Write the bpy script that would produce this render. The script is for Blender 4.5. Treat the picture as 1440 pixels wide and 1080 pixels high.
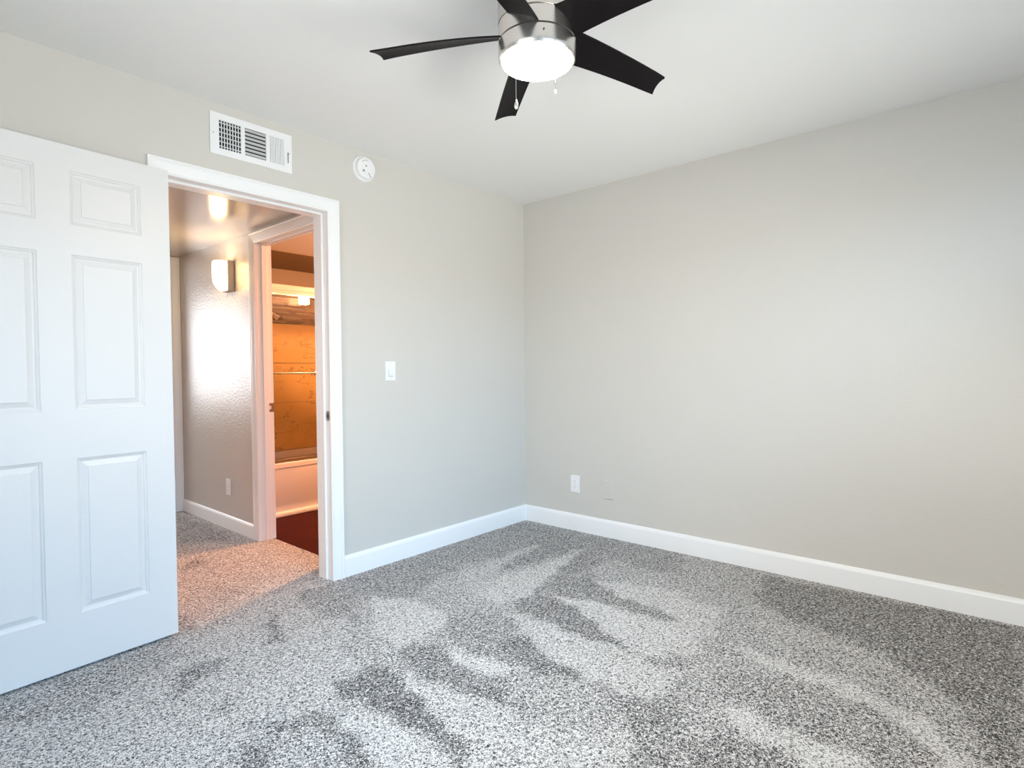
import bpy, bmesh, math, random
import numpy as np
from mathutils import Vector, Matrix
random.seed(4)
S = bpy.context.scene
C = S.collection
for o in list(bpy.data.objects):
    bpy.data.objects.remove(o)

# ------------------------------------------------------------------ camera
yaw, pitch, roll = map(math.radians, (40.9768, -1.3887, -0.4761))
fwd = Vector((math.cos(pitch)*math.cos(yaw), math.cos(pitch)*math.sin(yaw), math.sin(pitch)))
r0 = Vector((math.sin(yaw), -math.cos(yaw), 0)); u0 = r0.cross(fwd)
rt = r0*math.cos(roll) + u0*math.sin(roll); up = -r0*math.sin(roll) + u0*math.cos(roll)
cd = bpy.data.cameras.new('camera'); cam = bpy.data.objects.new('camera', cd); C.objects.link(cam)
M = Matrix((rt, up, -fwd)).transposed().to_4x4(); M.translation = (-3.4181, -2.8393, 1.1663)
cam.matrix_world = M
cd.sensor_fit = 'HORIZONTAL'; cd.sensor_width = 36; cd.lens = 804.65/1440*36; cd.clip_start = .02
S.camera = cam

# ------------------------------------------------------------------ light, world, exposure
S.view_settings.view_transform = 'Standard'; S.view_settings.look = 'None'
S.view_settings.gamma = 1; S.view_settings.use_curve_mapping = False
S.view_settings.exposure = 0.07
w = bpy.data.worlds.new('sky'); S.world = w; w.use_nodes = True
bg = w.node_tree.nodes['Background']; bg.inputs[0].default_value = (.55, .75, 1, 1); bg.inputs[1].default_value = 2.0

def area(name, loc, size, energy, color, direction):
    d = bpy.data.lights.new(name, 'AREA'); d.shape = 'RECTANGLE'; d.size, d.size_y = size
    d.energy = energy; d.color = color
    o = bpy.data.objects.new(name, d); C.objects.link(o); o.location = loc
    o.rotation_euler = Vector(direction).to_track_quat('-Z', 'Y').to_euler()
    return o
# daylight entering through the rear and far windows, plus added lamps
# blue skylight falling in from above at the rear; the paler lamps are fill
area('sky_rear_window', (-3.3, -5.0, 3.0), (3.6, 1.8), 680, (.32, .62, 1.0), (0, .78, -.62))
area('rear_ceiling_fill', (-1.9, -4.9, .05), (3.4, 1.6), 245, (1.0, .945, .88), (0, .75, .66))  # unseen upward lamp, added to brighten the ceiling
area('side_fill_high', (-5.6, -2.15, 2.6), (2.4, 1.6), 200, (1.0, .93, .84), (.85, 0, -.5))  # lamp added at the side to light the right wall
area('side_fill_low', (-5.4, -2.15, .3), (2.4, 1.4), 80, (1.0, .94, .86), (.80, 0, .60))  # added upward lamp at the side, also for the right wall
area('daylight_far_window', (-3.0, 4.93, 1.45), (2.2, 1.3), 110, (.97, .96, 1.0), (0, -1, 0))

# ------------------------------------------------------------------ materials
def mat(name, col, rough=.5, metal=0, spec=.5):
    m = bpy.data.materials.new(name); m.use_nodes = True
    b = m.node_tree.nodes['Principled BSDF']
    b.inputs['Base Color'].default_value = (*col, 1); b.inputs['Roughness'].default_value = rough
    b.inputs['Metallic'].default_value = metal; b.inputs['Specular IOR Level'].default_value = spec
    return m
def nd(m, typ, **k):
    n = m.node_tree.nodes.new(typ)
    for a, v in k.items(): setattr(n, a, v)
    return n
def lk(m, a, b): m.node_tree.links.new(a, b)
def bsdf(m): return m.node_tree.nodes['Principled BSDF']
def coord(m, scale=(1, 1, 1), rot=(0, 0, 0), out='Object'):
    t = nd(m, 'ShaderNodeTexCoord'); mp = nd(m, 'ShaderNodeMapping')
    mp.inputs['Scale'].default_value = scale; mp.inputs['Rotation'].default_value = rot
    lk(m, t.outputs[out], mp.inputs[0]); return mp.outputs[0]
def noise(m, vec, scale, detail=2, rough=.5, dist=0):
    n = nd(m, 'ShaderNodeTexNoise'); n.inputs['Scale'].default_value = scale
    n.inputs['Detail'].default_value = detail; n.inputs['Roughness'].default_value = rough
    n.inputs['Distortion'].default_value = dist; lk(m, vec, n.inputs['Vector']); return n.outputs['Fac']
def ramp(m, fac, stops):
    r = nd(m, 'ShaderNodeValToRGB'); e = r.color_ramp.elements
    while len(e) < len(stops): e.new(.5)
    for x, (p_, c) in zip(e, stops):
        x.position = p_; x.color = (*c, 1) if len(c) == 3 else c
    lk(m, fac, r.inputs[0]); return r.outputs[0]
def bump(m, h, strength, dist):
    b = nd(m, 'ShaderNodeBump'); b.inputs['Strength'].default_value = strength
    b.inputs['Distance'].default_value = dist; lk(m, h, b.inputs['Height'])
    lk(m, b.outputs[0], bsdf(m).inputs['Normal']); return b
def math_(m, op, a, b):
    n = nd(m, 'ShaderNodeMath', operation=op)
    for i, v in enumerate((a, b)):
        if isinstance(v, (int, float)): n.inputs[i].default_value = v
        else: lk(m, v, n.inputs[i])
    return n.outputs[0]
def mixc(m, fac, a, b, blend='MIX'):
    n = nd(m, 'ShaderNodeMix', data_type='RGBA', blend_type=blend)
    for i, v in ((0, fac), (6, a), (7, b)):
        if isinstance(v, (int, float)): n.inputs[i].default_value = v
        elif isinstance(v, tuple): n.inputs[i].default_value = (*v, 1)
        else: lk(m, v, n.inputs[i])
    return n.outputs[2]

def paint(name, col, rough, bscale=170, bs=.25, bd=.001, spec=.5):
    m = mat(name, col, rough, spec=spec); v = coord(m)
    bump(m, noise(m, v, bscale, 3, .6), bs, bd); return m
M_wall = paint('greige_wall_paint', (.690, .660, .606), .62, 115, .6, .0022, .3)
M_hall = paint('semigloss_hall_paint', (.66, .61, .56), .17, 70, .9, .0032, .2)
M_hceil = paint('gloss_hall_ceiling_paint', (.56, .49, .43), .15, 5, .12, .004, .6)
M_ceil = paint('ceiling_paint', (.88, .875, .855), .55, 120, .25, .0012, .3)
M_trim = mat('white_trim_paint', (.93, .93, .925), .32)
M_door = mat('white_door_paint', (.80, .79, .775), .38)
v = coord(M_door, (55, 55, 5)); bump(M_door, noise(M_door, v, 1.6, 3, .6, 2.2), .22, .0012)
M_plastic = mat('white_plastic', (.92, .92, .915), .35)
M_vent = mat('white_enamel', (.92, .92, .91), .4)
M_louver = mat('grey_white_louver', (.62, .62, .61), .45)
M_dark = mat('duct_black', (.012, .012, .013), .9)
M_slot = mat('dark_slot', (.03, .03, .03), .7)
M_grey = mat('grey_plastic', (.35, .35, .35), .5)
M_black = mat('espresso_blade', (.006, .004, .005), .5, spec=.15)
v = coord(M_black, (3, 60, 3)); bump(M_black, noise(M_black, v, 3, 3), .15, .0008)
M_nickel = mat('brushed_nickel', (.74, .70, .66), .26, 1)
v = coord(M_nickel, (1, 1, 260)); bump(M_nickel, noise(M_nickel, v, 3, 2), .12, .0006)
M_chrome = mat('chrome', (.85, .83, .80), .12, 1)
M_brass = mat('aged_strike_metal', (.40, .36, .33), .35, 1)
M_white_metal = mat('white_shower_frame', (.80, .76, .70), .3)
M_tub = mat('white_tub_enamel', (.90, .87, .84), .2)
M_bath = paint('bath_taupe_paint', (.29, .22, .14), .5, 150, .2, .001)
M_bceil = paint('bath_ceiling_paint', (.92, .90, .86), .6, 120, .2, .001)
M_sconce_metal = mat('bronze_grey_housing', (.50, .43, .37), .5, .15)
def emit(name, col, s):
    m = mat(name, (.9, .88, .82), .25); b = bsdf(m)
    b.inputs['Emission Color'].default_value = (*col, 1); b.inputs['Emission Strength'].default_value = s; return m
M_bowl = emit('lit_frosted_bowl', (1, .85, .68), 110)
M_sglass = emit('lit_frosted_shade', (1, .70, .34), 26)
M_vglass = emit('lit_vanity_glass', (1, .43, .21), 110)
M_bdome = emit('lit_fill_dome', (1, .45, .22), 340)
M_wood = mat('dark_cherry_vinyl', (.12, .03, .02), .5, spec=.05)
v = coord(M_wood, (3, 22, 3)); lk(M_wood, ramp(M_wood, noise(M_wood, v, 2.2, 5, .6, .8), [(.3, (.030, .0015, .001)), (.7, (.062, .005, .002))]), bsdf(M_wood).inputs['Base Color'])
# stone wall tile with dark veins and thin grout lines
M_tile = mat('tan_stone_tile', (.5, .4, .3), .28)
v = coord(M_tile)
base = ramp(M_tile, noise(M_tile, v, 3.5, 6, .65, .6), [(.3, (.70, .44, .13)), (.7, (.84, .54, .19))])
v2 = coord(M_tile, (1, 1, 2.2)); n1 = noise(M_tile, v2, 2.1, 9, .62, .35)
vein = ramp(M_tile, n1, [(.490, (0, 0, 0)), (.5, (1, 1, 1)), (.510, (0, 0, 0))])
msk = ramp(M_tile, noise(M_tile, v, 2.3, 2), [(.50, (0, 0, 0)), (.60, (.8, .8, .8))])
lk(M_tile, mixc(M_tile, math_(M_tile, 'MULTIPLY', vein, msk), base, (.13, .07, .035)), bsdf(M_tile).inputs['Base Color'])
def glass(name, tint, fr):
    m = bpy.data.materials.new(name); m.use_nodes = True; t = m.node_tree; t.nodes.clear()
    o = t.nodes.new('ShaderNodeOutputMaterial'); tr = t.nodes.new('ShaderNodeBsdfTransparent'); g = t.nodes.new('ShaderNodeBsdfGlossy')
    tr.inputs[0].default_value = (*tint, 1); g.inputs['Roughness'].default_value = .02
    f = t.nodes.new('ShaderNodeFresnel'); f.inputs[0].default_value = fr; mx = t.nodes.new('ShaderNodeMixShader')
    t.links.new(f.outputs[0], mx.inputs[0]); t.links.new(tr.outputs[0], mx.inputs[1]); t.links.new(g.outputs[0], mx.inputs[2])
    t.links.new(mx.outputs[0], o.inputs[0]); return m
M_glass = glass('clear_glass', (.97, .98, .97), 1.5)

# ------------------------------------------------------------------ mesh helpers
def box(bm, x0, x1, y0, y1, z0, z1, mi=0, mtx=None):
    vs = [bm.verts.new(Vector((x, y, z)) if mtx is None else mtx @ Vector((x, y, z))) for x in (x0, x1) for y in (y0, y1) for z in (z0, z1)]
    for f in ((0, 1, 3, 2), (4, 6, 7, 5), (0, 4, 5, 1), (2, 3, 7, 6), (0, 2, 6, 4), (1, 5, 7, 3)):
        fc = bm.faces.new([vs[i] for i in f]); fc.material_index = mi
def lathe(bm, prof, n=48, axis='Z', loc=(0, 0, 0), a0=0, a1=2*math.pi, mi=0):
    full = abs(a1-a0-2*math.pi) < 1e-6; rings = []; loc = Vector(loc)
    m = n if full else n+1
    for r, h in prof:
        ring = []
        for i in range(m):
            a = a0+(a1-a0)*i/n; c, s = r*math.cos(a), r*math.sin(a)
            v_ = {'Z': (c, s, h), 'Y': (c, h, s), 'X': (h, c, s)}[axis]; ring.append(bm.verts.new(loc+Vector(v_)))
        rings.append(ring)
    for A, B in zip(rings, rings[1:]):
        for i in range(n if full else n):
            j = (i+1) % m
            f = bm.faces.new((A[i], A[j], B[j], B[i])); f.material_index = mi
    return rings
def tube(bm, pts, r, n=10, mi=0):
    pts = [Vector(p_) for p_ in pts]; rings = []
    for i, p_ in enumerate(pts):
        d = (pts[min(i+1, len(pts)-1)]-pts[max(i-1, 0)]).normalized()
        a = d.orthogonal().normalized() if i == 0 else (a-d*a.dot(d)).normalized(); b = d.cross(a)
        rings.append([bm.verts.new(p_+(a*math.cos(t)+b*math.sin(t))*r) for t in [2*math.pi*k/n for k in range(n)]])
    for A, B in zip(rings, rings[1:]):
        for k in range(n):
            bm.faces.new((A[k], A[(k+1) % n], B[(k+1) % n], B[k])).material_index = mi
    bm.faces.new(rings[0][::-1]).material_index = mi; bm.faces.new(rings[-1]).material_index = mi
def obj(name, bm, m, parent=None, smooth=False, bevel=0, seg=2, clean=True):
    if clean: bmesh.ops.remove_doubles(bm, verts=bm.verts, dist=1e-6)
    bmesh.ops.recalc_face_normals(bm, faces=bm.faces)
    me = bpy.data.meshes.new(name); bm.to_mesh(me); bm.free()
    for x in (m if isinstance(m, (list, tuple)) else [m]): me.materials.append(x)
    o = bpy.data.objects.new(name, me); C.objects.link(o)
    if parent: o.parent = parent
    if smooth:
        for f in me.polygons: f.use_smooth = True
        try: me.set_sharp_from_angle(angle=math.radians(38))
        except Exception: pass
    if bevel:
        b = o.modifiers.new('bevel', 'BEVEL'); b.width = bevel; b.segments = seg; b.limit_method = 'ANGLE'; b.angle_limit = math.radians(40)
    return o
def struct(name, bm, m, **k):
    o = obj(name, bm, m, **k); o['kind'] = 'structure'; return o
def thing(name, label, cat, loc=(0, 0, 0), rotz=0, group=None):
    o = bpy.data.objects.new(name, None); C.objects.link(o); o.location = loc; o.rotation_euler = (0, 0, rotz)
    o.empty_display_size = .05; o['label'] = label; o['category'] = cat
    if group: o['group'] = group
    return o
def boxes(lst, mtx=None):
    bm = bmesh.new()
    for b in lst: box(bm, *b, mtx=mtx)
    return bm
def sweep(bm, rows):
    """rows: list of polylines with equal counts, skinned and capped at the ends"""
    V = [[bm.verts.new(p_) for p_ in r] for r in rows]
    n = len(V)
    for i in range(n):
        A, B = V[i], V[(i+1) % n]
        for k in range(len(A)-1): bm.faces.new((A[k], A[k+1], B[k+1], B[k]))
    bm.faces.new([r[0] for r in V]); bm.faces.new([r[-1] for r in V][::-1])
CAS = [(0, 0), (0, .010), (.004, .0125), (.009, .0125), (.012, .010), (.016, .0115), (.048, .0165), (.056, .0165), (.059, .0145), (.063, .018), (.069, .018), (.071, .016), (.071, 0)]
def casing(bm, a0, a1, top, plane, axis, sgn, z0=0.0, legs=3):
    """door casing round an opening a0..a1 in the wall plane; sgn = the side it stands out to"""
    def P(a, z, t):
        return (a, plane+sgn*t, z) if axis == 'x' else (plane+sgn*t, a, z)
    rows = []
    for u_, t in CAS:
        rows.append([P(a0-u_, z0, t), P(a0-u_, top+u_, t), P(a1+u_, top+u_, t), P(a1+u_, z0, t)])
    sweep(bm, rows)
def skirting(bm, pts, side, h=.12, t=.014):
    """baseboard along a straight run; side = unit normal into the room"""
    prof = [(0, 0), (t, 0), (t, h-.022), (t*.93, h-.018), (t*.5, h-.004), (t*.3, h), (0, h)]
    sx, sy = side
    rows = [[(x+sx*o_, y+sy*o_, z) for x, y in pts] for o_, z in prof]
    sweep(bm, rows)
# ------------------------------------------------------------------ room shell
H = 2.44; HH = 2.135; T = .12
XL, YR = -4.4, -3.75            # side wall and rear wall of the bedroom
DX0, DX1, DZ = -2.49, -1.692, 2.045   # bedroom doorway
HX = -1.60; BX = -1.49          # hall right wall faces
EY = 2.44                       # hall end wall
BY0, BY1, BZ = .255, 1.045, 2.045     # bathroom doorway
TY = 1.589; TB = 2.35; RX = .25       # tub front, alcove back wall, bathroom right wall
LY = 4.75                       # far room window wall
LXL = -4.6

struct('wall_left', boxes([(XL-.2, DX0-.02, 0, T, 0, H), (DX1+.02, RX+.1, 0, T, 0, H), (DX0-.02, DX1+.02, 0, T, DZ+.02, H)]), M_wall)
struct('wall_right', boxes([(0, .12, YR-.15, 0, 0, H)]), M_wall)
WX0, WX1, WZ0, WZ1 = -3.9, -.4, .5, 2.2
struct('wall_rear', boxes([(XL, WX0, YR-.15, YR, 0, H), (WX1, 0, YR-.15, YR, 0, H), (WX0, WX1, YR-.15, YR, 0, WZ0), (WX0, WX1, YR-.15, YR, WZ1, H)]), M_wall)
SY0, SY1, SZ0, SZ1 = -3.3, -1.0, .6, 2.15
struct('wall_side', boxes([(XL-.15, XL, YR-.15, SY0, 0, H), (XL-.15, XL, SY1, 0, 0, H), (XL-.15, XL, SY0, SY1, 0, SZ0), (XL-.15, XL, SY0, SY1, SZ1, H)]), M_wall)
struct('ceiling', boxes([(XL-.15, .12, YR-.15, T, H, H+.1)]), M_ceil)
# hall
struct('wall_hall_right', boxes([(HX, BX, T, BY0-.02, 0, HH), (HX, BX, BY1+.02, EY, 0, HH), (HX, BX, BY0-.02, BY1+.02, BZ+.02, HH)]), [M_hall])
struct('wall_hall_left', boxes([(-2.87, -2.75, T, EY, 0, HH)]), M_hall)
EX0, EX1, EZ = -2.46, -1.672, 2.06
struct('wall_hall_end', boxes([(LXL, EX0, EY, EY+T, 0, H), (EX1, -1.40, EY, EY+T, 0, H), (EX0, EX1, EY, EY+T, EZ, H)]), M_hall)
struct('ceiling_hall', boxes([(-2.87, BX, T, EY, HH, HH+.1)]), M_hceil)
# room at the far end of the hall
FX0, FX1, FZ0, FZ1 = -4.1, -1.9, .8, 2.1
struct('wall_far_window', boxes([(LXL, FX0, LY, LY+.15, 0, H), (FX1, -1.40, LY, LY+.15, 0, H), (FX0, FX1, LY, LY+.15, 0, FZ0), (FX0, FX1, LY, LY+.15, FZ1, H)]), M_wall)
struct('wall_far_left', boxes([(LXL-.12, LXL, EY, LY+.15, 0, H)]), M_wall)
struct('wall_far_right', boxes([(-1.40, -1.28, EY+T, LY+.15, 0, H)]), M_wall)
struct('ceiling_far', boxes([(LXL-.12, -1.28, EY, LY+.15, H, H+.1)]), M_ceil)
# bathroom
BW = boxes([(BX-.004, BX, T, BY0-.02, 0, HH)])
struct('wall_bath_near', boxes([(BX, RX, T, T+.01, 0, HH)]), M_bath)
BW.free()
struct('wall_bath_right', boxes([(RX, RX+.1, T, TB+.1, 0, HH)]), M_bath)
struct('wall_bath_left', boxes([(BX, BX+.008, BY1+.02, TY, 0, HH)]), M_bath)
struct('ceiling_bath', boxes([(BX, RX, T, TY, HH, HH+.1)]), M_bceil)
struct('ceiling_tub_alcove', boxes([(BX, RX, TY, TB+.1, HH, HH+.1)]), M_bath)  # dark wall paint here stands in for shade above the header rail
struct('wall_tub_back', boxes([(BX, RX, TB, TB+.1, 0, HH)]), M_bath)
# alcove tiling: field tile plates with fine joints, a band of stick mosaic and plain tile above
bm = bmesh.new()
zs = [(.40, .876), (.880, 1.248), (1.252, 1.618)]
for (a, b) in zs:
    x = BX+.012
    while x < RX-.01:
        x2 = min(x+.60, RX-.002); box(bm, x, x2-.003, TB-.010, TB, a, b); x = x2
for y0, y1 in ((TY-.04, TY+.36), (TY+.363, TB-.011)):
    for a, b in zs:
        box(bm, BX+.0005, BX+.010, y0, y1, a, b); box(bm, RX-.010, RX-.0005, y0, y1, a, b)
struct('wall_tub_tile', bm, M_tile, bevel=.001, seg=1)
cols = [(.55, .42, .28), (.42, .28, .18), (.20, .10, .07), (.09, .045, .04), (.62, .52, .40), (.30, .20, .15), (.46, .34, .25)]
MM = []
for i, c in enumerate(cols):
    MM.append(mat('mosaic_glass_%s' % 'abcdefg'[i], tuple(q*.42 for q in c), .4, spec=.2))
bm = bmesh.new(); rnd = random.Random(8); z = 1.622
row = 0
while z < 1.96:
    h = rnd.choice((.012, .015, .018)); x = BX+.012-rnd.random()*.1
    while x < RX-.01:
        l = rnd.uniform(.06, .2); xa = max(x, BX+.012); xb = min(x+l, RX-.002)
        wts = [2, 3, 3, 4, 1, 3, 2] if z < 1.75 else [4, 3, 1.5, 1, 4, 2, 4]
        if xb > xa+.004: box(bm, xa, xb-.002, TB-.011-rnd.random()*.002, TB, z, z+h-.0018, rnd.choices(range(7), wts)[0])
        x += l
    z += h
struct('wall_tub_mosaic', bm, MM)
# floors
struct('floor_bath', boxes([(BX+.0, RX, T, TB, -.05, -.006)]), M_wood)
struct('floor_far', boxes([(LXL, -1.40, EY, LY, -.05, -.004)]), M_wood)

# ------------------------------------------------------------------ carpet
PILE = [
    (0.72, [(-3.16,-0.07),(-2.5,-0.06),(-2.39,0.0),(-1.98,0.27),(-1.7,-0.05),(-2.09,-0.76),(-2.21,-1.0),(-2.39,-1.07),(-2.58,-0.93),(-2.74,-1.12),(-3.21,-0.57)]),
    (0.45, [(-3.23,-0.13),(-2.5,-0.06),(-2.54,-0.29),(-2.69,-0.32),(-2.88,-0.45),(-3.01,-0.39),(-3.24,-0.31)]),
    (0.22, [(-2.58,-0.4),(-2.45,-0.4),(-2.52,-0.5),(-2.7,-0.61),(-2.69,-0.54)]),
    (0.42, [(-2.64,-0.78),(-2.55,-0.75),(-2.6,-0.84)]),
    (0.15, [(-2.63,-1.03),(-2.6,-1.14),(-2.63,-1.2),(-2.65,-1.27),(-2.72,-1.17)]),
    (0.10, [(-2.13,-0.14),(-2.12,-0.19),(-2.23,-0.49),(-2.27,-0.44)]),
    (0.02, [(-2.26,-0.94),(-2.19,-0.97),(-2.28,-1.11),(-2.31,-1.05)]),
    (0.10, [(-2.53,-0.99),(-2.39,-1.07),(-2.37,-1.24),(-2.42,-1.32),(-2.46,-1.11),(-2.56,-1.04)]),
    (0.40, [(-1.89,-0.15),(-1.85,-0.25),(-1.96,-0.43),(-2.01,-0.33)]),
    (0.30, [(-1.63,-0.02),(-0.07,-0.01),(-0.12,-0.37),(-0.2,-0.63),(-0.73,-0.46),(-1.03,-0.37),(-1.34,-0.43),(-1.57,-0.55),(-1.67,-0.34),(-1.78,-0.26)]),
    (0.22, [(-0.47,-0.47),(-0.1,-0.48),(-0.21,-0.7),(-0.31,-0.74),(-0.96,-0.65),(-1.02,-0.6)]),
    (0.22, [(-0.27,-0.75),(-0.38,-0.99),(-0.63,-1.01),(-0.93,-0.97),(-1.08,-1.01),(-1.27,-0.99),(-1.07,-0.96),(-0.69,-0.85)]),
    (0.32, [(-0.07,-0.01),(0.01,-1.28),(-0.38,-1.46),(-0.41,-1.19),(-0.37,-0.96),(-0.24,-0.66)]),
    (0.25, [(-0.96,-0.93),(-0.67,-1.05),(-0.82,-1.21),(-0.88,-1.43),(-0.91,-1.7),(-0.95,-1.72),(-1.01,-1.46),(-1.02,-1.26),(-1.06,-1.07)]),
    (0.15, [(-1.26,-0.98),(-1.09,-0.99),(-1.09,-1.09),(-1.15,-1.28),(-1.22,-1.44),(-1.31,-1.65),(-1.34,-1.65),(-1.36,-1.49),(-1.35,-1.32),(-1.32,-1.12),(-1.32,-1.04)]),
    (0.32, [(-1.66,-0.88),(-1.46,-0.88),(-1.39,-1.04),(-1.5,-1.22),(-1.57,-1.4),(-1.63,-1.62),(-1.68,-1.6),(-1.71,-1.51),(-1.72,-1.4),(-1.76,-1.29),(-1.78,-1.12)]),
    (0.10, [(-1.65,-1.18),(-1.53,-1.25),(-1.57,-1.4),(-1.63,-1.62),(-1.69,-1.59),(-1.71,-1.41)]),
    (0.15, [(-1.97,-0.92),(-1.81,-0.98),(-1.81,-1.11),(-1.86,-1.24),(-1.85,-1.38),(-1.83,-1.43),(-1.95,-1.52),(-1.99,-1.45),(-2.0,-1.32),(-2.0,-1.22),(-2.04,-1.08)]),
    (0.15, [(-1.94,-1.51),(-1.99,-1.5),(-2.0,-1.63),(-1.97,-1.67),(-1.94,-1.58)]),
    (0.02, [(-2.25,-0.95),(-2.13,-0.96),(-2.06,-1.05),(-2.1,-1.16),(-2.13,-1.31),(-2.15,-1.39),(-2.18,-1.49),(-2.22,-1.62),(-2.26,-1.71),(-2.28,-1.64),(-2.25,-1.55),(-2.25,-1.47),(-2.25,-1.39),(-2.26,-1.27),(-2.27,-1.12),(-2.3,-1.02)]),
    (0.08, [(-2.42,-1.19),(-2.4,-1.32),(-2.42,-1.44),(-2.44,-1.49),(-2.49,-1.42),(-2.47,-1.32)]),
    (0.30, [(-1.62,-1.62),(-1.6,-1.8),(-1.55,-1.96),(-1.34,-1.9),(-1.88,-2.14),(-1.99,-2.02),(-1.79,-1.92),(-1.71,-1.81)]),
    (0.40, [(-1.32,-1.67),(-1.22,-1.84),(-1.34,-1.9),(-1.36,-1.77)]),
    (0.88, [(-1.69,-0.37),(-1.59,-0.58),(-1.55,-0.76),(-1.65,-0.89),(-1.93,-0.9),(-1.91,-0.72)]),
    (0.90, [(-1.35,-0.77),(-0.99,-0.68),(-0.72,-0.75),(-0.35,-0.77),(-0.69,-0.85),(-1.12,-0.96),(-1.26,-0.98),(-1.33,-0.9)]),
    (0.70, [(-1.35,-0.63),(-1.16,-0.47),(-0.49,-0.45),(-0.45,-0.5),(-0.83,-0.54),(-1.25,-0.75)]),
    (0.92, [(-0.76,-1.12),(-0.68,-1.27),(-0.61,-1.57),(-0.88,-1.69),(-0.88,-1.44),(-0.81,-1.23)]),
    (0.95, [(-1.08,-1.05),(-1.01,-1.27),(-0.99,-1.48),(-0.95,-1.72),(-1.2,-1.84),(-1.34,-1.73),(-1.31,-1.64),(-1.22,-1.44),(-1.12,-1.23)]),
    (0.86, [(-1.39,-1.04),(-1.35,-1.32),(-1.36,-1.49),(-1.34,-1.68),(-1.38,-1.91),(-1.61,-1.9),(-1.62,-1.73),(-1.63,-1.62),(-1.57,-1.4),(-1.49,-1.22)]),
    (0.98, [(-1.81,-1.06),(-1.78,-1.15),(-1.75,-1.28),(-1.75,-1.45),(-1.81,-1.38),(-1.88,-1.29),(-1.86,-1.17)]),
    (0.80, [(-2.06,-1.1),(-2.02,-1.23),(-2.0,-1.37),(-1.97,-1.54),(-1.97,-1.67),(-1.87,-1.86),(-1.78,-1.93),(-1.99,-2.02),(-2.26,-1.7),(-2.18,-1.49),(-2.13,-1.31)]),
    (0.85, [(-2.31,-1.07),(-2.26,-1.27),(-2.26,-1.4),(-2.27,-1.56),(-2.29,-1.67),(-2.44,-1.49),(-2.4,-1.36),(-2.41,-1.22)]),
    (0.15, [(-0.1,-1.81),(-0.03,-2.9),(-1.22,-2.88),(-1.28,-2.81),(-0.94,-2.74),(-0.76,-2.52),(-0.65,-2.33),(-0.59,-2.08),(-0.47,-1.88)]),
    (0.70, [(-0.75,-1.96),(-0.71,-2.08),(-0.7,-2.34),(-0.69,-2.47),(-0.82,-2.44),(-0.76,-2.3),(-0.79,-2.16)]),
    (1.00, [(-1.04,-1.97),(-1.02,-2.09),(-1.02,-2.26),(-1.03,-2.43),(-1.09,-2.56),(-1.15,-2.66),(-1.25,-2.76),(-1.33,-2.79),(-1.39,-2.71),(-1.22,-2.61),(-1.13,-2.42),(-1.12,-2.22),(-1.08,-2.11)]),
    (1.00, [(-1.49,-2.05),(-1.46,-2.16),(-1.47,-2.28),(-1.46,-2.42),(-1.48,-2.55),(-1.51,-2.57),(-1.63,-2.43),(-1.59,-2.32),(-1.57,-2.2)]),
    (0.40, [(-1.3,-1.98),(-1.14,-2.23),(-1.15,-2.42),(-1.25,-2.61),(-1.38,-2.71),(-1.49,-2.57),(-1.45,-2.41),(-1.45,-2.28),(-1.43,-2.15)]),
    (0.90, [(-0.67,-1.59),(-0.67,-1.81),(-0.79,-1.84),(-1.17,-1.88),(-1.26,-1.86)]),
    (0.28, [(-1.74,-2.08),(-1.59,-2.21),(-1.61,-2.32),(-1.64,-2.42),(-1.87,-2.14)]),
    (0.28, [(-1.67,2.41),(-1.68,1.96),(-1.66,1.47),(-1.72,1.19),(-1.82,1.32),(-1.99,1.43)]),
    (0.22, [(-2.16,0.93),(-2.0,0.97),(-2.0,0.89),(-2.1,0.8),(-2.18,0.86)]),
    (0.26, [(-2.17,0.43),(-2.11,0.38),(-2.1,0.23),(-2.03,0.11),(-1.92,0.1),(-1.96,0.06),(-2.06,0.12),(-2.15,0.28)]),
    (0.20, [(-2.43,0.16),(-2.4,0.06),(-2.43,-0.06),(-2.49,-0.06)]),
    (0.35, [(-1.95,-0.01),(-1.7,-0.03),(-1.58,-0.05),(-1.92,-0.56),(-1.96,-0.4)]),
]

M_carpet = mat('speckled_grey_carpet', (.4, .4, .4), 1.0, spec=.1)
m = M_carpet; v = coord(m)
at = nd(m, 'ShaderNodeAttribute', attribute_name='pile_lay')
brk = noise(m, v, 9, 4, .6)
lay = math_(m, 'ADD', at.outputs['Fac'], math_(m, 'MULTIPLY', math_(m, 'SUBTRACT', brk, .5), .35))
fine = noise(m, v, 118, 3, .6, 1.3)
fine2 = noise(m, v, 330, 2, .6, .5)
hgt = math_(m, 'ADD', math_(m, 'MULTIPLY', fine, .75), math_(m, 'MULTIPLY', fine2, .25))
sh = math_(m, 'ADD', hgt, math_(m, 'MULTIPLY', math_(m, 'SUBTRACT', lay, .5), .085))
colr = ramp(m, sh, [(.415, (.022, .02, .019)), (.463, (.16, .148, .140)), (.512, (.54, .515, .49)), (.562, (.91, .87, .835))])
lk(m, colr, bsdf(m).inputs['Base Color'])
bump(m, hgt, .9, .010)
bsdf(m).inputs['Sheen Weight'].default_value = .15
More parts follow.
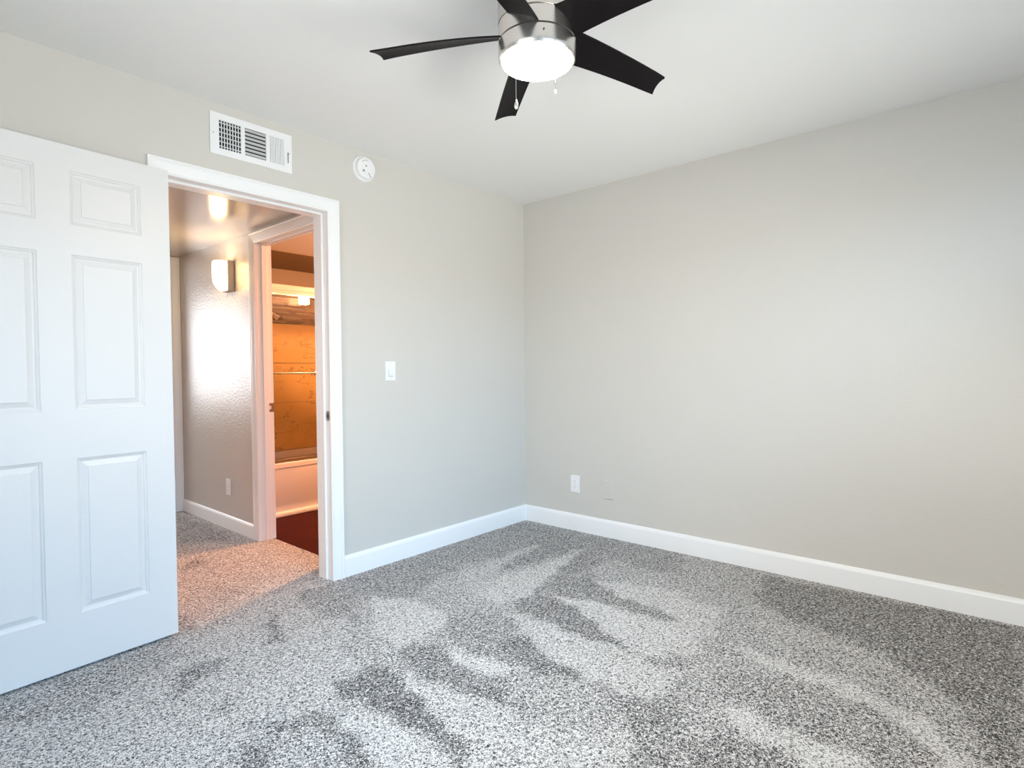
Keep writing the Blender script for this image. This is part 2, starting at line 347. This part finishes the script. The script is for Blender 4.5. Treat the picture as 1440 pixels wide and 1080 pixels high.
def carpet(name, rects, step):
    bm = bmesh.new()
    for x0, x1, y0, y1 in rects:
        nx = max(1, round((x1-x0)/step)); ny = max(1, round((y1-y0)/step)); g = []
        for i in range(nx+1):
            g.append([bm.verts.new((x0+(x1-x0)*i/nx, y0+(y1-y0)*j/ny, 0)) for j in range(ny+1)])
        for i in range(nx):
            for j in range(ny): bm.faces.new((g[i][j], g[i+1][j], g[i+1][j+1], g[i][j+1]))
    o = struct(name, bm, M_carpet)
    me = o.data; P = np.array([v_.co[:2] for v_ in me.vertices])
    rs = np.random.RandomState(3)
    # slight wander so the vacuum tracks have soft uneven borders
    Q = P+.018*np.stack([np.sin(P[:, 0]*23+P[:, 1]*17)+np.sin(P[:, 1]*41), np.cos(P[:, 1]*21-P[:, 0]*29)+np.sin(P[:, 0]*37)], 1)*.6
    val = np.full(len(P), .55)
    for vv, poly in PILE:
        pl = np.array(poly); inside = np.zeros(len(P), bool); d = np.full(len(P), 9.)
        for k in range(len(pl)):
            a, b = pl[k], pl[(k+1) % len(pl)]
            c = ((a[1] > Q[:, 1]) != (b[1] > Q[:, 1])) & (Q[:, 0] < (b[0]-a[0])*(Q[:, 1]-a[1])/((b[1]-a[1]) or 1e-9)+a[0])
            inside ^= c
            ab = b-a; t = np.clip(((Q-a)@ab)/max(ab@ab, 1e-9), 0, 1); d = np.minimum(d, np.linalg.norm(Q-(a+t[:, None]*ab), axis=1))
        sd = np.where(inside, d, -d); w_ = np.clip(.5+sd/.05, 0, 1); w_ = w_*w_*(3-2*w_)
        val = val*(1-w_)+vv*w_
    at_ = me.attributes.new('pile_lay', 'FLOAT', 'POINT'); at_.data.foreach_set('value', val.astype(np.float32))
    return o
carpet('floor', [(XL, 0, YR, 0), (DX0, DX1, 0, T), (-2.75, BX-.015, T, EY)], .02)

# ------------------------------------------------------------------ windows (behind the camera and at the hall's far end)
def window(name, axis, plane, a0, a1, z0, z1, d):
    """frame, mullion and glass set into a 15 cm wall; d = outward direction"""
    lst = []; p0, p1 = sorted((plane+d*.05, plane+d*.11)); f = .05; c = (a0+a1)/2
    for A0, A1, Z0, Z1 in ((a0, a1, z0, z0+f), (a0, a1, z1-f, z1), (a0, a0+f, z0+f, z1-f), (a1-f, a1, z0+f, z1-f), (c-.03, c+.03, z0+f, z1-f)):
        lst.append((A0, A1, p0, p1, Z0, Z1) if axis == 'x' else (p0, p1, A0, A1, Z0, Z1))
    o = struct(name, boxes(lst), M_trim, bevel=.003)
    q = plane+d*.08
    for A0, A1 in ((a0+f, c-.03), (c+.03, a1-f)):
        obj('window_pane', boxes([(A0, A1, q-.003, q+.003, z0+f, z1-f) if axis == 'x' else (q-.003, q+.003, A0, A1, z0+f, z1-f)]), M_glass, o)
    s0, s1 = sorted((plane-d*.04, plane+d*.05))
    obj('window_sill', boxes([(a0-.03, a1+.03, s0, s1, z0-.025, z0) if axis == 'x' else (s0, s1, a0-.03, a1+.03, z0-.025, z0)]), M_trim, o, bevel=.004)
window('window_1', 'x', YR, WX0, WX1, WZ0, WZ1, -1)
window('window_2', 'y', XL, SY0, SY1, SZ0, SZ1, -1)  # side window added so light reaches the right wall
window('window_3', 'x', LY, FX0, FX1, FZ0, FZ1, 1)

# ------------------------------------------------------------------ trim
def base(name, pts, side, h=.12):
    bm = bmesh.new(); skirting(bm, pts, side, h); return struct(name, bm, M_trim, smooth=True)
base('baseboard_left', [(DX1+.071, 0), (0, 0)], (0, -1))
base('baseboard_left_far', [(XL, 0), (DX0-.071, 0)], (0, -1))
base('baseboard_right', [(0, YR), (0, 0)], (-1, 0))
base('baseboard_rear', [(XL, YR), (0, YR)], (0, 1))
base('baseboard_side', [(XL, YR), (XL, 0)], (1, 0))
base('baseboard_hall', [(HX, BY1+.071), (HX, EY)], (-1, 0), .10)
base('baseboard_hall_left', [(-2.75, T), (-2.75, EY)], (1, 0), .10)

# bedroom door frame: casing on the bedroom side and the hall side, jambs, stop
bm = bmesh.new(); casing(bm, DX0, DX1, DZ, 0, 'x', -1)
fr = struct('trim_1', bm, M_trim)
bm = boxes([(DX0-.02, DX0, -.0, T, 0, DZ+.02), (DX1, DX1+.02, -.0, T, 0, DZ+.02), (DX0, DX1, 0, T, DZ, DZ+.02)])
obj('door_jamb', bm, M_trim, fr, bevel=.0015)
bm = boxes([(DX0, DX0+.012, .040, T-.001, 0, DZ-.012), (DX1-.012, DX1, .040, T-.001, 0, DZ-.012), (DX0, DX1, .040, T-.001, DZ-.012, DZ)])
obj('door_stop', bm, M_trim, fr, bevel=.002)
bm = bmesh.new(); rrp = [(.017+.018*math.cos(t)*min(1, 1), .920+.010*(1 if math.sin(t) > 0 else -1)*(abs(math.sin(t)) > 1e-6)+.018*math.sin(t)) for t in [2*math.pi*k/24 for k in range(24)]]
sweep(bm, [[(DX1-.0018, y, z), (DX1+.001, y, z)] for y, z in rrp])
box(bm, DX1-.0026, DX1-.001, .008, .022, .908, .932, 1)
tube(bm, [(DX1-.001, -.003, .900), (DX1-.001, -.003, .940)], .004, 8)
o = obj('strike_plate', bm, [M_brass, M_slot], fr, bevel=.0006); o['label'] = 'worn metal strike plate'
bm = bmesh.new(); casing(bm, DX0, -1.685+.0, DZ, T, 'x', 1) if False else box(bm, DX0-.07, DX0, T, T+.014, 0, DZ+.07)
box(bm, DX0-.07, HX-.001, T, T+.014, DZ, DZ+.07)
obj('hall_casing', bm, M_trim, fr, bevel=.002)

# bathroom door frame
bm = bmesh.new(); casing(bm, BY0, BY1, BZ, HX, 'y', -1)
fr2 = struct('trim_2', bm, M_trim)
bm = boxes([(HX, BX, BY0-.02, BY0, 0, BZ+.02), (HX, BX, BY1, BY1+.02, 0, BZ+.02), (HX, BX, BY0, BY1, BZ, BZ+.02)])
obj('door_jamb', bm, M_trim, fr2, bevel=.0015)
bm = boxes([(HX+.036, HX+.072, BY0, BY0+.011, 0, BZ-.011), (HX+.036, HX+.072, BY1-.011, BY1, 0, BZ-.011), (HX+.036, HX+.072, BY0, BY1, BZ-.011, BZ)])
obj('door_stop', bm, M_trim, fr2, bevel=.002)
bm = bmesh.new()
box(bm, BX-.036, BX+.001, BY1-.0016, BY1, .889, .951); box(bm, BX-.033, BX-.020, BY1-.0022, BY1-.001, .908, .932, 1)
o = obj('strike_plate', bm, [M_brass, M_plastic], fr2, bevel=.0006); o['label'] = 'dark strike plate in the white jamb'
# cased opening at the hall end
bm = bmesh.new(); casing(bm, EX0, EX1, EZ, EY, 'x', -1)
fr3 = struct('trim_3', bm, M_trim)
obj('door_jamb', boxes([(EX0-.001, EX0+.014, EY, EY+T, 0, EZ), (EX1-.014, EX1+.001, EY, EY+T, 0, EZ), (EX0, EX1, EY, EY+T, EZ-.014, EZ)]), M_trim, fr3)

# ------------------------------------------------------------------ bedroom door, swung back against the wall
DW, DTH, DB, DT = .813, .035, .013, 2.049
ang = math.radians(4.3)
def door_face(bm, y, nrm, cuts_x, cuts_z, cells):
    xs = cuts_x; zs_ = cuts_z
    g = [[bm.verts.new((x, y, z)) for z in zs_] for x in xs]
    for i in range(len(xs)-1):
        for j in range(len(zs_)-1):
            if (i, j) not in cells:
                bm.faces.new((g[i][j], g[i+1][j], g[i+1][j+1], g[i][j+1])); continue
            ring = [g[i][j], g[i+1][j], g[i+1][j+1], g[i][j+1]]
            x0, x1, z0, z1 = xs[i], xs[i+1], zs_[j], zs_[j+1]
            for ins, dep in ((.003, .004), (.008, .006), (.012, .011), (.017, .0115), (.036, .004), (.0375, .0015)):
                nr = [bm.verts.new((a, y+nrm*dep, b)) for a, b in ((x0+ins, z0+ins), (x1-ins, z0+ins), (x1-ins, z1-ins), (x0+ins, z1-ins))]
                for k in range(4): bm.faces.new((ring[k], ring[(k+1) % 4], nr[(k+1) % 4], nr[k]))
                ring = nr
            bm.faces.new(ring)
cx_ = [0, .110, .356, .463, .709, DW]; cz_ = [0, .212, .822, 1.012, 1.617, 1.732, 1.940, DT-DB]
cells = {(1, 1), (3, 1), (1, 3), (3, 3), (1, 5), (3, 5)}
bm = bmesh.new()
door_face(bm, 0, 1, cx_, cz_, cells); door_face(bm, DTH, -1, cx_, cz_, cells)
for x in (0, DW):
    for j in range(len(cz_)-1):
        bm.faces.new([bm.verts.new(q) for q in ((x, 0, cz_[j]), (x, 0, cz_[j+1]), (x, DTH, cz_[j+1]), (x, DTH, cz_[j]))])
for z in (0, DT-DB):
    for i in range(len(cx_)-1):
        bm.faces.new([bm.verts.new(q) for q in ((cx_[i], 0, z), (cx_[i+1], 0, z), (cx_[i+1], DTH, z), (cx_[i], DTH, z))])
bmesh.ops.remove_doubles(bm, verts=bm.verts, dist=1e-5)
for v_ in bm.verts: v_.co.x *= -1
door = struct('door_1', bm, M_door)
door.location = (-2.496, -.060, DB); door.rotation_euler = (0, 0, ang)
for z in (.20, .98, 1.80):
    bm = bmesh.new(); tube(bm, [(.004, DTH+.006, z-.045), (.004, DTH+.006, z+.045)], .006, 10)
    box(bm, -.028, .003, DTH-.0005, DTH+.0015, z-.044, z+.044)
    obj('hinge', bm, M_brass, door)
bm = bmesh.new()
lathe(bm, [(0, .0), (.032, 0), (.032, -.006), (.013, -.010), (.012, -.028), (.022, -.034), (.028, -.048), (.024, -.060), (0, -.064)], 32, 'Y', (-(DW-.06), 0, .915))
obj('door_knob', bm, M_nickel, door, smooth=True)
bm = bmesh.new()
lathe(bm, [(0, .0), (.032, 0), (.032, .006), (.013, .010), (.012, .022), (.022, .028), (.026, .040), (.022, .050), (0, .054)], 32, 'Y', (-(DW-.06), DTH, .915))
obj('door_knob', bm, M_nickel, door, smooth=True)

# ------------------------------------------------------------------ ceiling fan
FC = (-1.924, -1.662)
fan = thing('ceiling_fan', 'brushed nickel ceiling fan with five black blades and a glowing frosted bowl light', 'ceiling fan', (FC[0], FC[1], 2.44))
bm = bmesh.new(); lathe(bm, [(.0, 0), (.098, 0), (.100, -.010), (.100, -.045), (.118, -.060), (.127, -.075), (.127, -.150)], 64); lathe(bm, [(.127, -.150), (.120, -.153), (0, -.153)], 64)
obj('motor_housing', bm, M_nickel, fan, smooth=True)
bm = bmesh.new(); lathe(bm, [(0, -.153), (.1225, -.153), (.1225, -.208), (0, -.208)], 64)
obj('blade_hub', bm, M_slot, fan)
bm = bmesh.new(); lathe(bm, [(.1225, -.1535), (.1262, -.1545), (.1262, -.2055), (.1225, -.2065)], 64); obj('hub_band', bm, M_nickel, fan, smooth=True)
bm = bmesh.new(); lathe(bm, [(0, -.2095), (.124, -.2095), (.127, -.212), (.127, -.250), (.1255, -.262), (.122, -.266), (.118, -.266), (0, -.255)], 64)
lk_ = obj('light_kit', bm, M_nickel, fan, smooth=True)
bm = bmesh.new(); tube(bm, [(-.085, -.094, -.232), (-.088, -.097, -.232)], .0025, 8); obj('screw', bm, M_slot, lk_)
bm = bmesh.new()
prof = [(0.1165, -.262), (.1175, -.267), (.1155, -.270)] + [(.1155*math.cos(t), -.270-.008*math.sin(t)) for t in [math.pi/2*k/10 for k in range(1, 10)]] + [(0, -.278)]
lathe(bm, prof, 64); obj('glass_bowl', bm, M_bowl, fan, smooth=True)
# blades: twisted, drooping a little, cut with a swept hollow tip
def blade(theta):
    bm = bmesh.new(); N = 16; K = 8; R0, R1 = .095, .535
    d = Vector((math.cos(theta), math.sin(theta), 0)); s = Vector((-math.sin(theta), math.cos(theta), 0)); top = []; bot = []
    for i in range(N+1):
        t = i/N; tw = math.radians(27-15*t**.8); wl = .058-.012*t; wt = .058-.017*t
        rt_, rb_ = [], []
        for k in range(K+1):
            e = k/K*2-1; c = e*(wl if e > 0 else wt)
            r = R0+(R1-R0)*t
            if i == N: r += .010*e+.007*(e*e)-.005
            elif i == N-1: r += (.010*e+.007*e*e-.005)*.4
            z = -.180-.035*t**1.7 - math.sin(tw)*c + .004*(1-e*e)
            p_ = d*r + s*(c*math.cos(tw)); p_.z = z
            rt_.append(bm.verts.new(p_+Vector((0, 0, .0030)))); rb_.append(bm.verts.new(p_-Vector((0, 0, .0030))))
        top.append(rt_); bot.append(rb_)
    for i in range(N):
        for k in range(K):
            bm.faces.new((top[i][k], top[i+1][k], top[i+1][k+1], top[i][k+1])); bm.faces.new((bot[i][k], bot[i][k+1], bot[i+1][k+1], bot[i+1][k]))
        for k in (0, K): bm.faces.new((top[i][k], top[i+1][k], bot[i+1][k], bot[i][k]))
    for i in (0, N):
        for k in range(K): bm.faces.new((top[i][k], top[i][k+1], bot[i][k+1], bot[i][k]))
    return bm
for k in range(5):
    obj('fan_blade', blade(math.radians(52.5+72*k+ (1.5 if k == 1 else 0))), M_black, fan, smooth=True)
CH = [(-0.128, -0.0197, -0.442, 1), (-0.0578, -0.1159, -0.415, 0)]
for (ax, ay, zl, kind) in CH:
    bm = bmesh.new(); tube(bm, [(ax, ay, -.255), (ax*1.02, ay*1.02, -.270), (ax*1.02, ay*1.02, zl)], .0011, 6)
    ch = obj('pull_chain', bm, M_chrome, fan)
    bm = bmesh.new()
    if kind: lathe(bm, [(0, .004), (.002, .002), (.003, -.003), (.0055, -.009), (.0068, -.016), (.0055, -.022), (.0035, -.025), (0, -.026)], 16, 'Z', (ax*1.02, ay*1.02, zl))
    else: lathe(bm, [(0, .002), (.002, .001), (.004, -.004), (.0042, -.008), (.002, -.012), (0, -.013)], 16, 'Z', (ax*1.02, ay*1.02, zl))
    obj('chain_pendant', bm, M_nickel if kind else M_plastic, ch, smooth=True)

# ------------------------------------------------------------------ supply air register
reg = thing('air_vent', 'white rectangular metal supply register high on the wall above the doorway', 'vent', (-2.0935, 0, 2.2965))
W2, H2 = .2025, .098
secs = [(-.163, -.058), (-.040, .066), (.080, .160)]
zl, zh = -.066, .066
bm = bmesh.new()
def fbox(x0, x1, z0, z1): box(bm, x0, x1, -.006, -.001, z0, z1)
fbox(-W2, W2, zh, H2); fbox(-W2, W2, -H2, zl); xs = [-W2]+[q for s_ in secs for q in s_]+[W2]
for i in range(0, len(xs), 2): fbox(xs[i], xs[i+1], zl, zh)
obj('face_plate', bm, M_vent, reg)
bm = boxes([(-.175, .175, -.0012, -.0004, zl-.008, zh+.008)]); obj('duct_opening', bm, M_dark, reg)
def slat(vertical, c, a0, a1, wdt, tilt, y):
    b_ = bmesh.new(); m_ = Matrix.Translation((c, y, 0) if vertical else (0, y, c)) @ Matrix.Rotation(math.radians(tilt), 4, 'Z' if vertical else 'X')
    if vertical: box(b_, -.0007, .0007, -wdt/2, wdt/2, a0, a1, mtx=m_)
    else: box(b_, a0, a1, -wdt/2, wdt/2, -.0007, .0007, mtx=m_)
    return b_
for k in range(9):
    c = -.163+(k+.0)*.105/8
    obj('louver', slat(True, c, zl, zh, .0045, 35, -.0050), M_vent, reg)
for k in range(6): obj('rear_louver', slat(False, zl+.132*(k+.5)/6, -.163, -.058, .0065, 75, -.0026), M_louver, reg)
for k in range(7): obj('louver', slat(False, zl+.132*(k+.5)/7, -.040, .066, .0118, -50, -.0050), M_louver, reg)
for k in range(9): obj('louver', slat(True, .0845+.071*k/8, zl, zh, .0066, 62, -.0042), M_vent, reg)
obj('damper_lever', boxes([(.1795, .1815, -.010, -.006, -.048, .006)]), M_slot, reg)
for sx in (-1, 1):
    bm = bmesh.new(); lathe(bm, [(0, -.0078), (.003, -.0072), (.004, -.006)], 12, 'Y', (sx*.188, 0, 0)); obj('screw', bm, M_louver, reg)

# ------------------------------------------------------------------ smoke detector
sd_ = thing('smoke_detector', 'round white smoke detector on the wall just under the ceiling', 'smoke detector', (-1.449, 0, 2.337))
bm = bmesh.new(); lathe(bm, [(0, 0), (.073, 0), (.073, -.008), (.070, -.011), (.060, -.011), (0, -.011)], 48, 'Y'); obj('mounting_base', bm, M_plastic, sd_, smooth=True)
bm = bmesh.new(); lathe(bm, [(.060, -.011), (.062, -.014), (.062, -.026), (.058, -.034), (.050, -.037), (0, -.038)], 48, 'Y'); cov = obj('cover', bm, M_plastic, sd_, smooth=True)
bm = bmesh.new()
for a in range(-3, 4):
    t = math.radians(110+a*9); box(bm, .043*math.cos(t)-.002, .043*math.cos(t)+.002, -.0392, -.037, .043*math.sin(t)-.0012, .043*math.sin(t)+.0012)
obj('sensor_slots', bm, M_grey, cov)
bm = bmesh.new(); lathe(bm, [(0, -.040), (.005, -.0395), (.0055, -.0375)], 16, 'Y', (-.006, 0, .010)); obj('indicator_button', bm, M_grey, cov, smooth=True)
obj('test_button', boxes([(-.030, -.016, -.0400, -.037, -.026, -.014)]), M_grey, cov, bevel=.001)
bm = bmesh.new(); tube(bm, [(.010, -.038, -.026), (.024, -.038, -.050)], .0012, 6); obj('vent_slit', bm, M_slot, cov)

# ------------------------------------------------------------------ wall plates
def plate(bm, w=.0355, h=.0575, t=.0055): box(bm, -w, w, -t, 0, -h, h)
sw = thing('light_switch', 'white rocker light switch on the wall right of the doorway', 'light switch', (-1.277, 0, 1.167))
bm = bmesh.new(); plate(bm, .037, .0585); obj('switch_plate', bm, M_plastic, sw, bevel=.0025)
bm = boxes([(-.0185, .0185, -.0075, -.005, -.0345, .0345)]); obj('rocker_frame', bm, M_plastic, sw, bevel=.001)
bm = bmesh.new(); box(bm, -.0155, .0155, -.012, -.006, -.030, .030)
for v_ in bm.verts:
    if v_.co.z > 0 and v_.co.y < -.008: v_.co.y += .0038
obj('rocker', bm, M_plastic, sw, bevel=.001)
bm = boxes([(-.0155, .0155, -.0079, -.0074, -.0330, -.0305), (-.0175, -.0160, -.0079, -.0074, -.030, .010)]); obj('rocker_gap', bm, M_grey, sw)
for z in (-.0465, .0465):
    bm = bmesh.new(); lathe(bm, [(0, -.0066), (.0025, -.006), (.003, -.0053)], 12, 'Y', (0, 0, z)); obj('screw', bm, M_louver, sw)

def outlet(loc, rz, label):
    t = thing('wall_outlet', label, 'outlet', loc, rz)
    bm = bmesh.new(); plate(bm, .0385, .0615); obj('cover_plate', bm, M_plastic, t, bevel=.0025)
    for z in (-.0195, .0195):
        bm = bmesh.new(); box(bm, -.0165, .0165, -.0075, -.005, z-.0138, z+.0138); r = obj('receptacle', bm, M_plastic, t, bevel=.004)
        bm = boxes([(-.0075, -.0055, -.0078, -.0074, z-.002, z+.006), (.0055, .0075, -.0078, -.0074, z-.001, z+.006), (-.002, .002, -.0078, -.0074, z-.0095, z-.006)])
        obj('socket_slots', bm, M_grey, r)
    bm = bmesh.new(); lathe(bm, [(0, -.0066), (.0025, -.006), (.003, -.0053)], 12, 'Y', (0, 0, 0)); obj('screw', bm, M_louver, t)
    return t
outlet((0, -.471, .339), math.radians(-90), 'white duplex outlet low on the bare right wall near the room corner')
outlet((HX, 1.545, .313), math.radians(-90), 'white outlet low on the hallway wall beside the bathroom doorway')
bp = thing('blank_wall_plate', 'flat cover plate painted the same greige as the wall, right of the white outlet', 'wall plate', (0, -.753, .331), math.radians(-90))
bm = bmesh.new(); plate(bm, .041, .064, .0085); obj('cover_plate', bm, M_wall, bp, bevel=.002)
obj('raised_centre', boxes([(-.0165, .0165, -.0105, -.008, -.0335, .0335)]), M_wall, bp, bevel=.0012)

# ------------------------------------------------------------------ hall sconce
sc = thing('wall_sconce', 'lit half-round glass sconce with grey metal housing on the hallway wall', 'wall light', (HX, 1.435, 1.862))
bm = bmesh.new(); box(bm, -.050, 0, -.060, .060, -.112, .108); obj('housing', bm, M_sconce_metal, sc, bevel=.006)
bm = bmesh.new()
# bowed glass: half cylinder whose front tapers in towards the bottom
rows = []
for j in range(15):
    t = j/14; z = .100-.205*t; dep = .080*math.sqrt(max(0.02, 1-max(0, (t-.55)/.47)**2))*(1-.10*(1-min(1, t/.12))**2)
    rows.append([bm.verts.new((-.048-dep*math.sin(a), -.055*math.cos(a), z)) for a in [math.pi*k/16 for k in range(17)]])
for A, B in zip(rows, rows[1:]):
    for k in range(16): bm.faces.new((A[k], A[k+1], B[k+1], B[k]))
bm.faces.new(rows[0]); bm.faces.new(rows[-1][::-1])
obj('glass_shade', bm, M_sglass, sc, smooth=True)

# ------------------------------------------------------------------ bathtub
tub = thing('bathtub', 'white apron-front bathtub filling the bathroom alcove behind sliding glass doors', 'bathtub', ((BX+RX)/2, TY, 0))
cx0 = (BX+RX)/2; X0, X1 = BX-cx0+.012, RX-cx0-.012; D = TB-TY-.012; TH = .430
bm = bmesh.new()
rings = []
def rr(x0, x1, y0, y1, z, r, n=6):
    out = []
    for cx, cy, a in ((x1-r, y1-r, 0), (x0+r, y1-r, 90), (x0+r, y0+r, 180), (x1-r, y0+r, 270)):
        for k in range(n+1):
            t = math.radians(a+90*k/n); out.append(bm.verts.new((cx+r*math.cos(t), cy+r*math.sin(t), z)))
    return out
R_ = [rr(X0, X1, .0, D, TH-.012, .004), rr(X0, X1, 0.002, D, TH-.003, .006), rr(X0+.006, X1-.006, .010, D-.004, TH, .010), rr(X0+.09, X1-.09, .075, D-.075, TH, .12), rr(X0+.10, X1-.10, .088, D-.088, TH-.02, .12), rr(X0+.16, X1-.2, .12, D-.12, .14, .12), rr(X0+.24, X1-.28, .18, D-.18, .09, .10)]
for A, B in zip(R_, R_[1:]):
    for k in range(len(A)): bm.faces.new((A[k], A[(k+1) % len(A)], B[(k+1) % len(A)], B[k]))
bm.faces.new(R_[-1])
obj('basin', bm, M_tub, tub, smooth=True)
bm = bmesh.new()   # apron profile in y,z swept along x: lip, flat skirt, recessed foot, floor strip
pr = [(.0, TH-.012), (.0, TH-.040), (.006, TH-.044), (.010, .115), (.022, .085), (.022, .034), (.002, .026), (-.002, .022), (-.002, -.005), (.05, -.005), (.05, TH-.012)]
sweep(bm, [[(X0, y, z), (X1, y, z)] for y, z in pr]); obj('apron', bm, M_tub, tub, smooth=True)
base_strip = boxes([(X0, X1, -.010, -.003, -.004, .014)]); obj('floor_strip', base_strip, M_white_metal, tub, bevel=.002)
bm = bmesh.new(); lathe(bm, [(0, .0), (.03, 0), (.03, .004), (0, .006)], 24, 'X', (X0+.125, .36, .30)); obj('overflow_cover', bm, M_chrome, tub, smooth=True)

# ------------------------------------------------------------------ sliding shower door
sdr = thing('shower_door', 'framed sliding glass shower door with white header rail above the bathtub', 'shower door', (cx0, TY, .430))
zb, zt = .0, 1.445
bm = bmesh.new(); pr = [(.012, 1.372), (.012, 1.395), (.006, 1.400), (.006, 1.412), (.014, 1.418), (.014, 1.440), (.020, zt), (.060, zt), (.066, 1.440), (.066, 1.372)]
sweep(bm, [[(X0, y, z), (X1, y, z)] for y, z in pr]); obj('header_rail', bm, M_white_metal, sdr)
bm = bmesh.new(); pr = [(.014, 0), (.014, .022), (.022, .022), (.022, .010), (.036, .010), (.036, .022), (.044, .022), (.044, .010), (.056, .010), (.056, .022), (.064, .022), (.064, 0)]
sweep(bm, [[(X0, y, z), (X1, y, z)] for y, z in pr]); obj('bottom_track', bm, M_chrome, sdr)
for x in (X0, X1-.022): obj('wall_channel', boxes([(x, x+.022, .014, .064, .022, 1.372)]), M_white_metal, sdr, bevel=.002)
xm = -.765-cx0
for a, b, y in ((X0+.024, xm, .027), (xm-.05, X1-.024, .048)):
    g = obj('glass_panel', boxes([(a+.012, b-.012, y-.003, y+.003, .036, 1.362)]), M_glass, sdr)
    fl = [(a, b, y-.006, y+.006, .024, .036), (a, b, y-.006, y+.006, 1.362, 1.372), (a, a+.012, y-.006, y+.006, .036, 1.362), (b-.012, b, y-.006, y+.006, .036, 1.362)]
    obj('panel_frame', boxes(fl), M_chrome, g, bevel=.001)
bm = bmesh.new(); zb_ = 1.157-.430
tube(bm, [(-1.40-cx0, -.030, zb_), (-.885-cx0, -.030, zb_)], .0075, 14)
tb = obj('towel_bar', bm, M_chrome, sdr, smooth=True)
for x in (-1.40, -.877):
    bm = bmesh.new(); lathe(bm, [(0, -.044), (.010, -.043), (.0165, -.037), (.0165, -.024), (.010, -.018), (.008, .012), (.012, .018), (.012, .0235)], 24, 'Y', (x-cx0, 0, zb_)); obj('bar_post', bm, M_chrome, tb, smooth=True)

# shower arm and head on the alcove's left end
sh_ = thing('shower_head', 'small chrome shower head on an arm inside the tub alcove', 'shower head', (BX+.011, 1.95, 1.70))
bm = bmesh.new(); lathe(bm, [(0, .0), (.028, 0), (.026, .006), (.012, .010)], 24, 'X'); obj('wall_flange', bm, M_chrome, sh_, smooth=True)
bm = bmesh.new(); tube(bm, [(.004, 0, 0), (.15, 0, .01), (.34, 0, 0), (.45, 0, -.030)], .0085, 12); obj('shower_arm', bm, M_chrome, sh_, smooth=True)
bm = bmesh.new(); lathe(bm, [(0, 0), (.013, 0), (.014, .018), (.022, .030), (.028, .052), (.026, .056), (0, .057)], 24, 'X')
for v_ in bm.verts: v_.co = Matrix.Rotation(math.radians(35), 3, 'Y') @ v_.co + Vector((.445, 0, -.028))
obj('spray_head', bm, M_chrome, sh_, smooth=True)

# ------------------------------------------------------------------ vanity light (its lit square glasses show in the shower glass)
vl = thing('vanity_light', 'bar vanity light with square lit glass shades on the bathroom wall', 'wall light', (-.20, T+.01, 1.93))
obj('back_plate', boxes([(-.54, .12, 0, .022, -.045, .045)]), M_nickel, vl, bevel=.004)
for x in (-.46, .03):
    bm = bmesh.new(); tube(bm, [(x, .02, -.01), (x, .07, -.03), (x, .12, -.035)], .007, 10); a_ = obj('lamp_arm', bm, M_nickel, vl, smooth=True)
    bm = boxes([(x-.042, x+.042, .080, .164, -.030, .060)]); obj('glass_shade', bm, M_vglass, a_, bevel=.006)

# ------------------------------------------------------------------ unseen warm dome added to light the tub and tile
cl = thing('bathroom_fill_dome', 'unseen warm dome added to light the bathroom', 'fill light', (-.02, .82, HH))
bm = bmesh.new(); lathe(bm, [(0, 0), (.155, 0), (.155, -.020), (0, -.020)], 40); obj('mounting_ring', bm, M_nickel, cl, smooth=True)
bm = bmesh.new(); lathe(bm, [(.140, -.019)]+[(.140*math.cos(t), -.020-.075*math.sin(t)) for t in [math.pi/2*k/8 for k in range(1, 8)]]+[(0, -.095)], 40); obj('glass_dome', bm, M_bdome, cl, smooth=True)
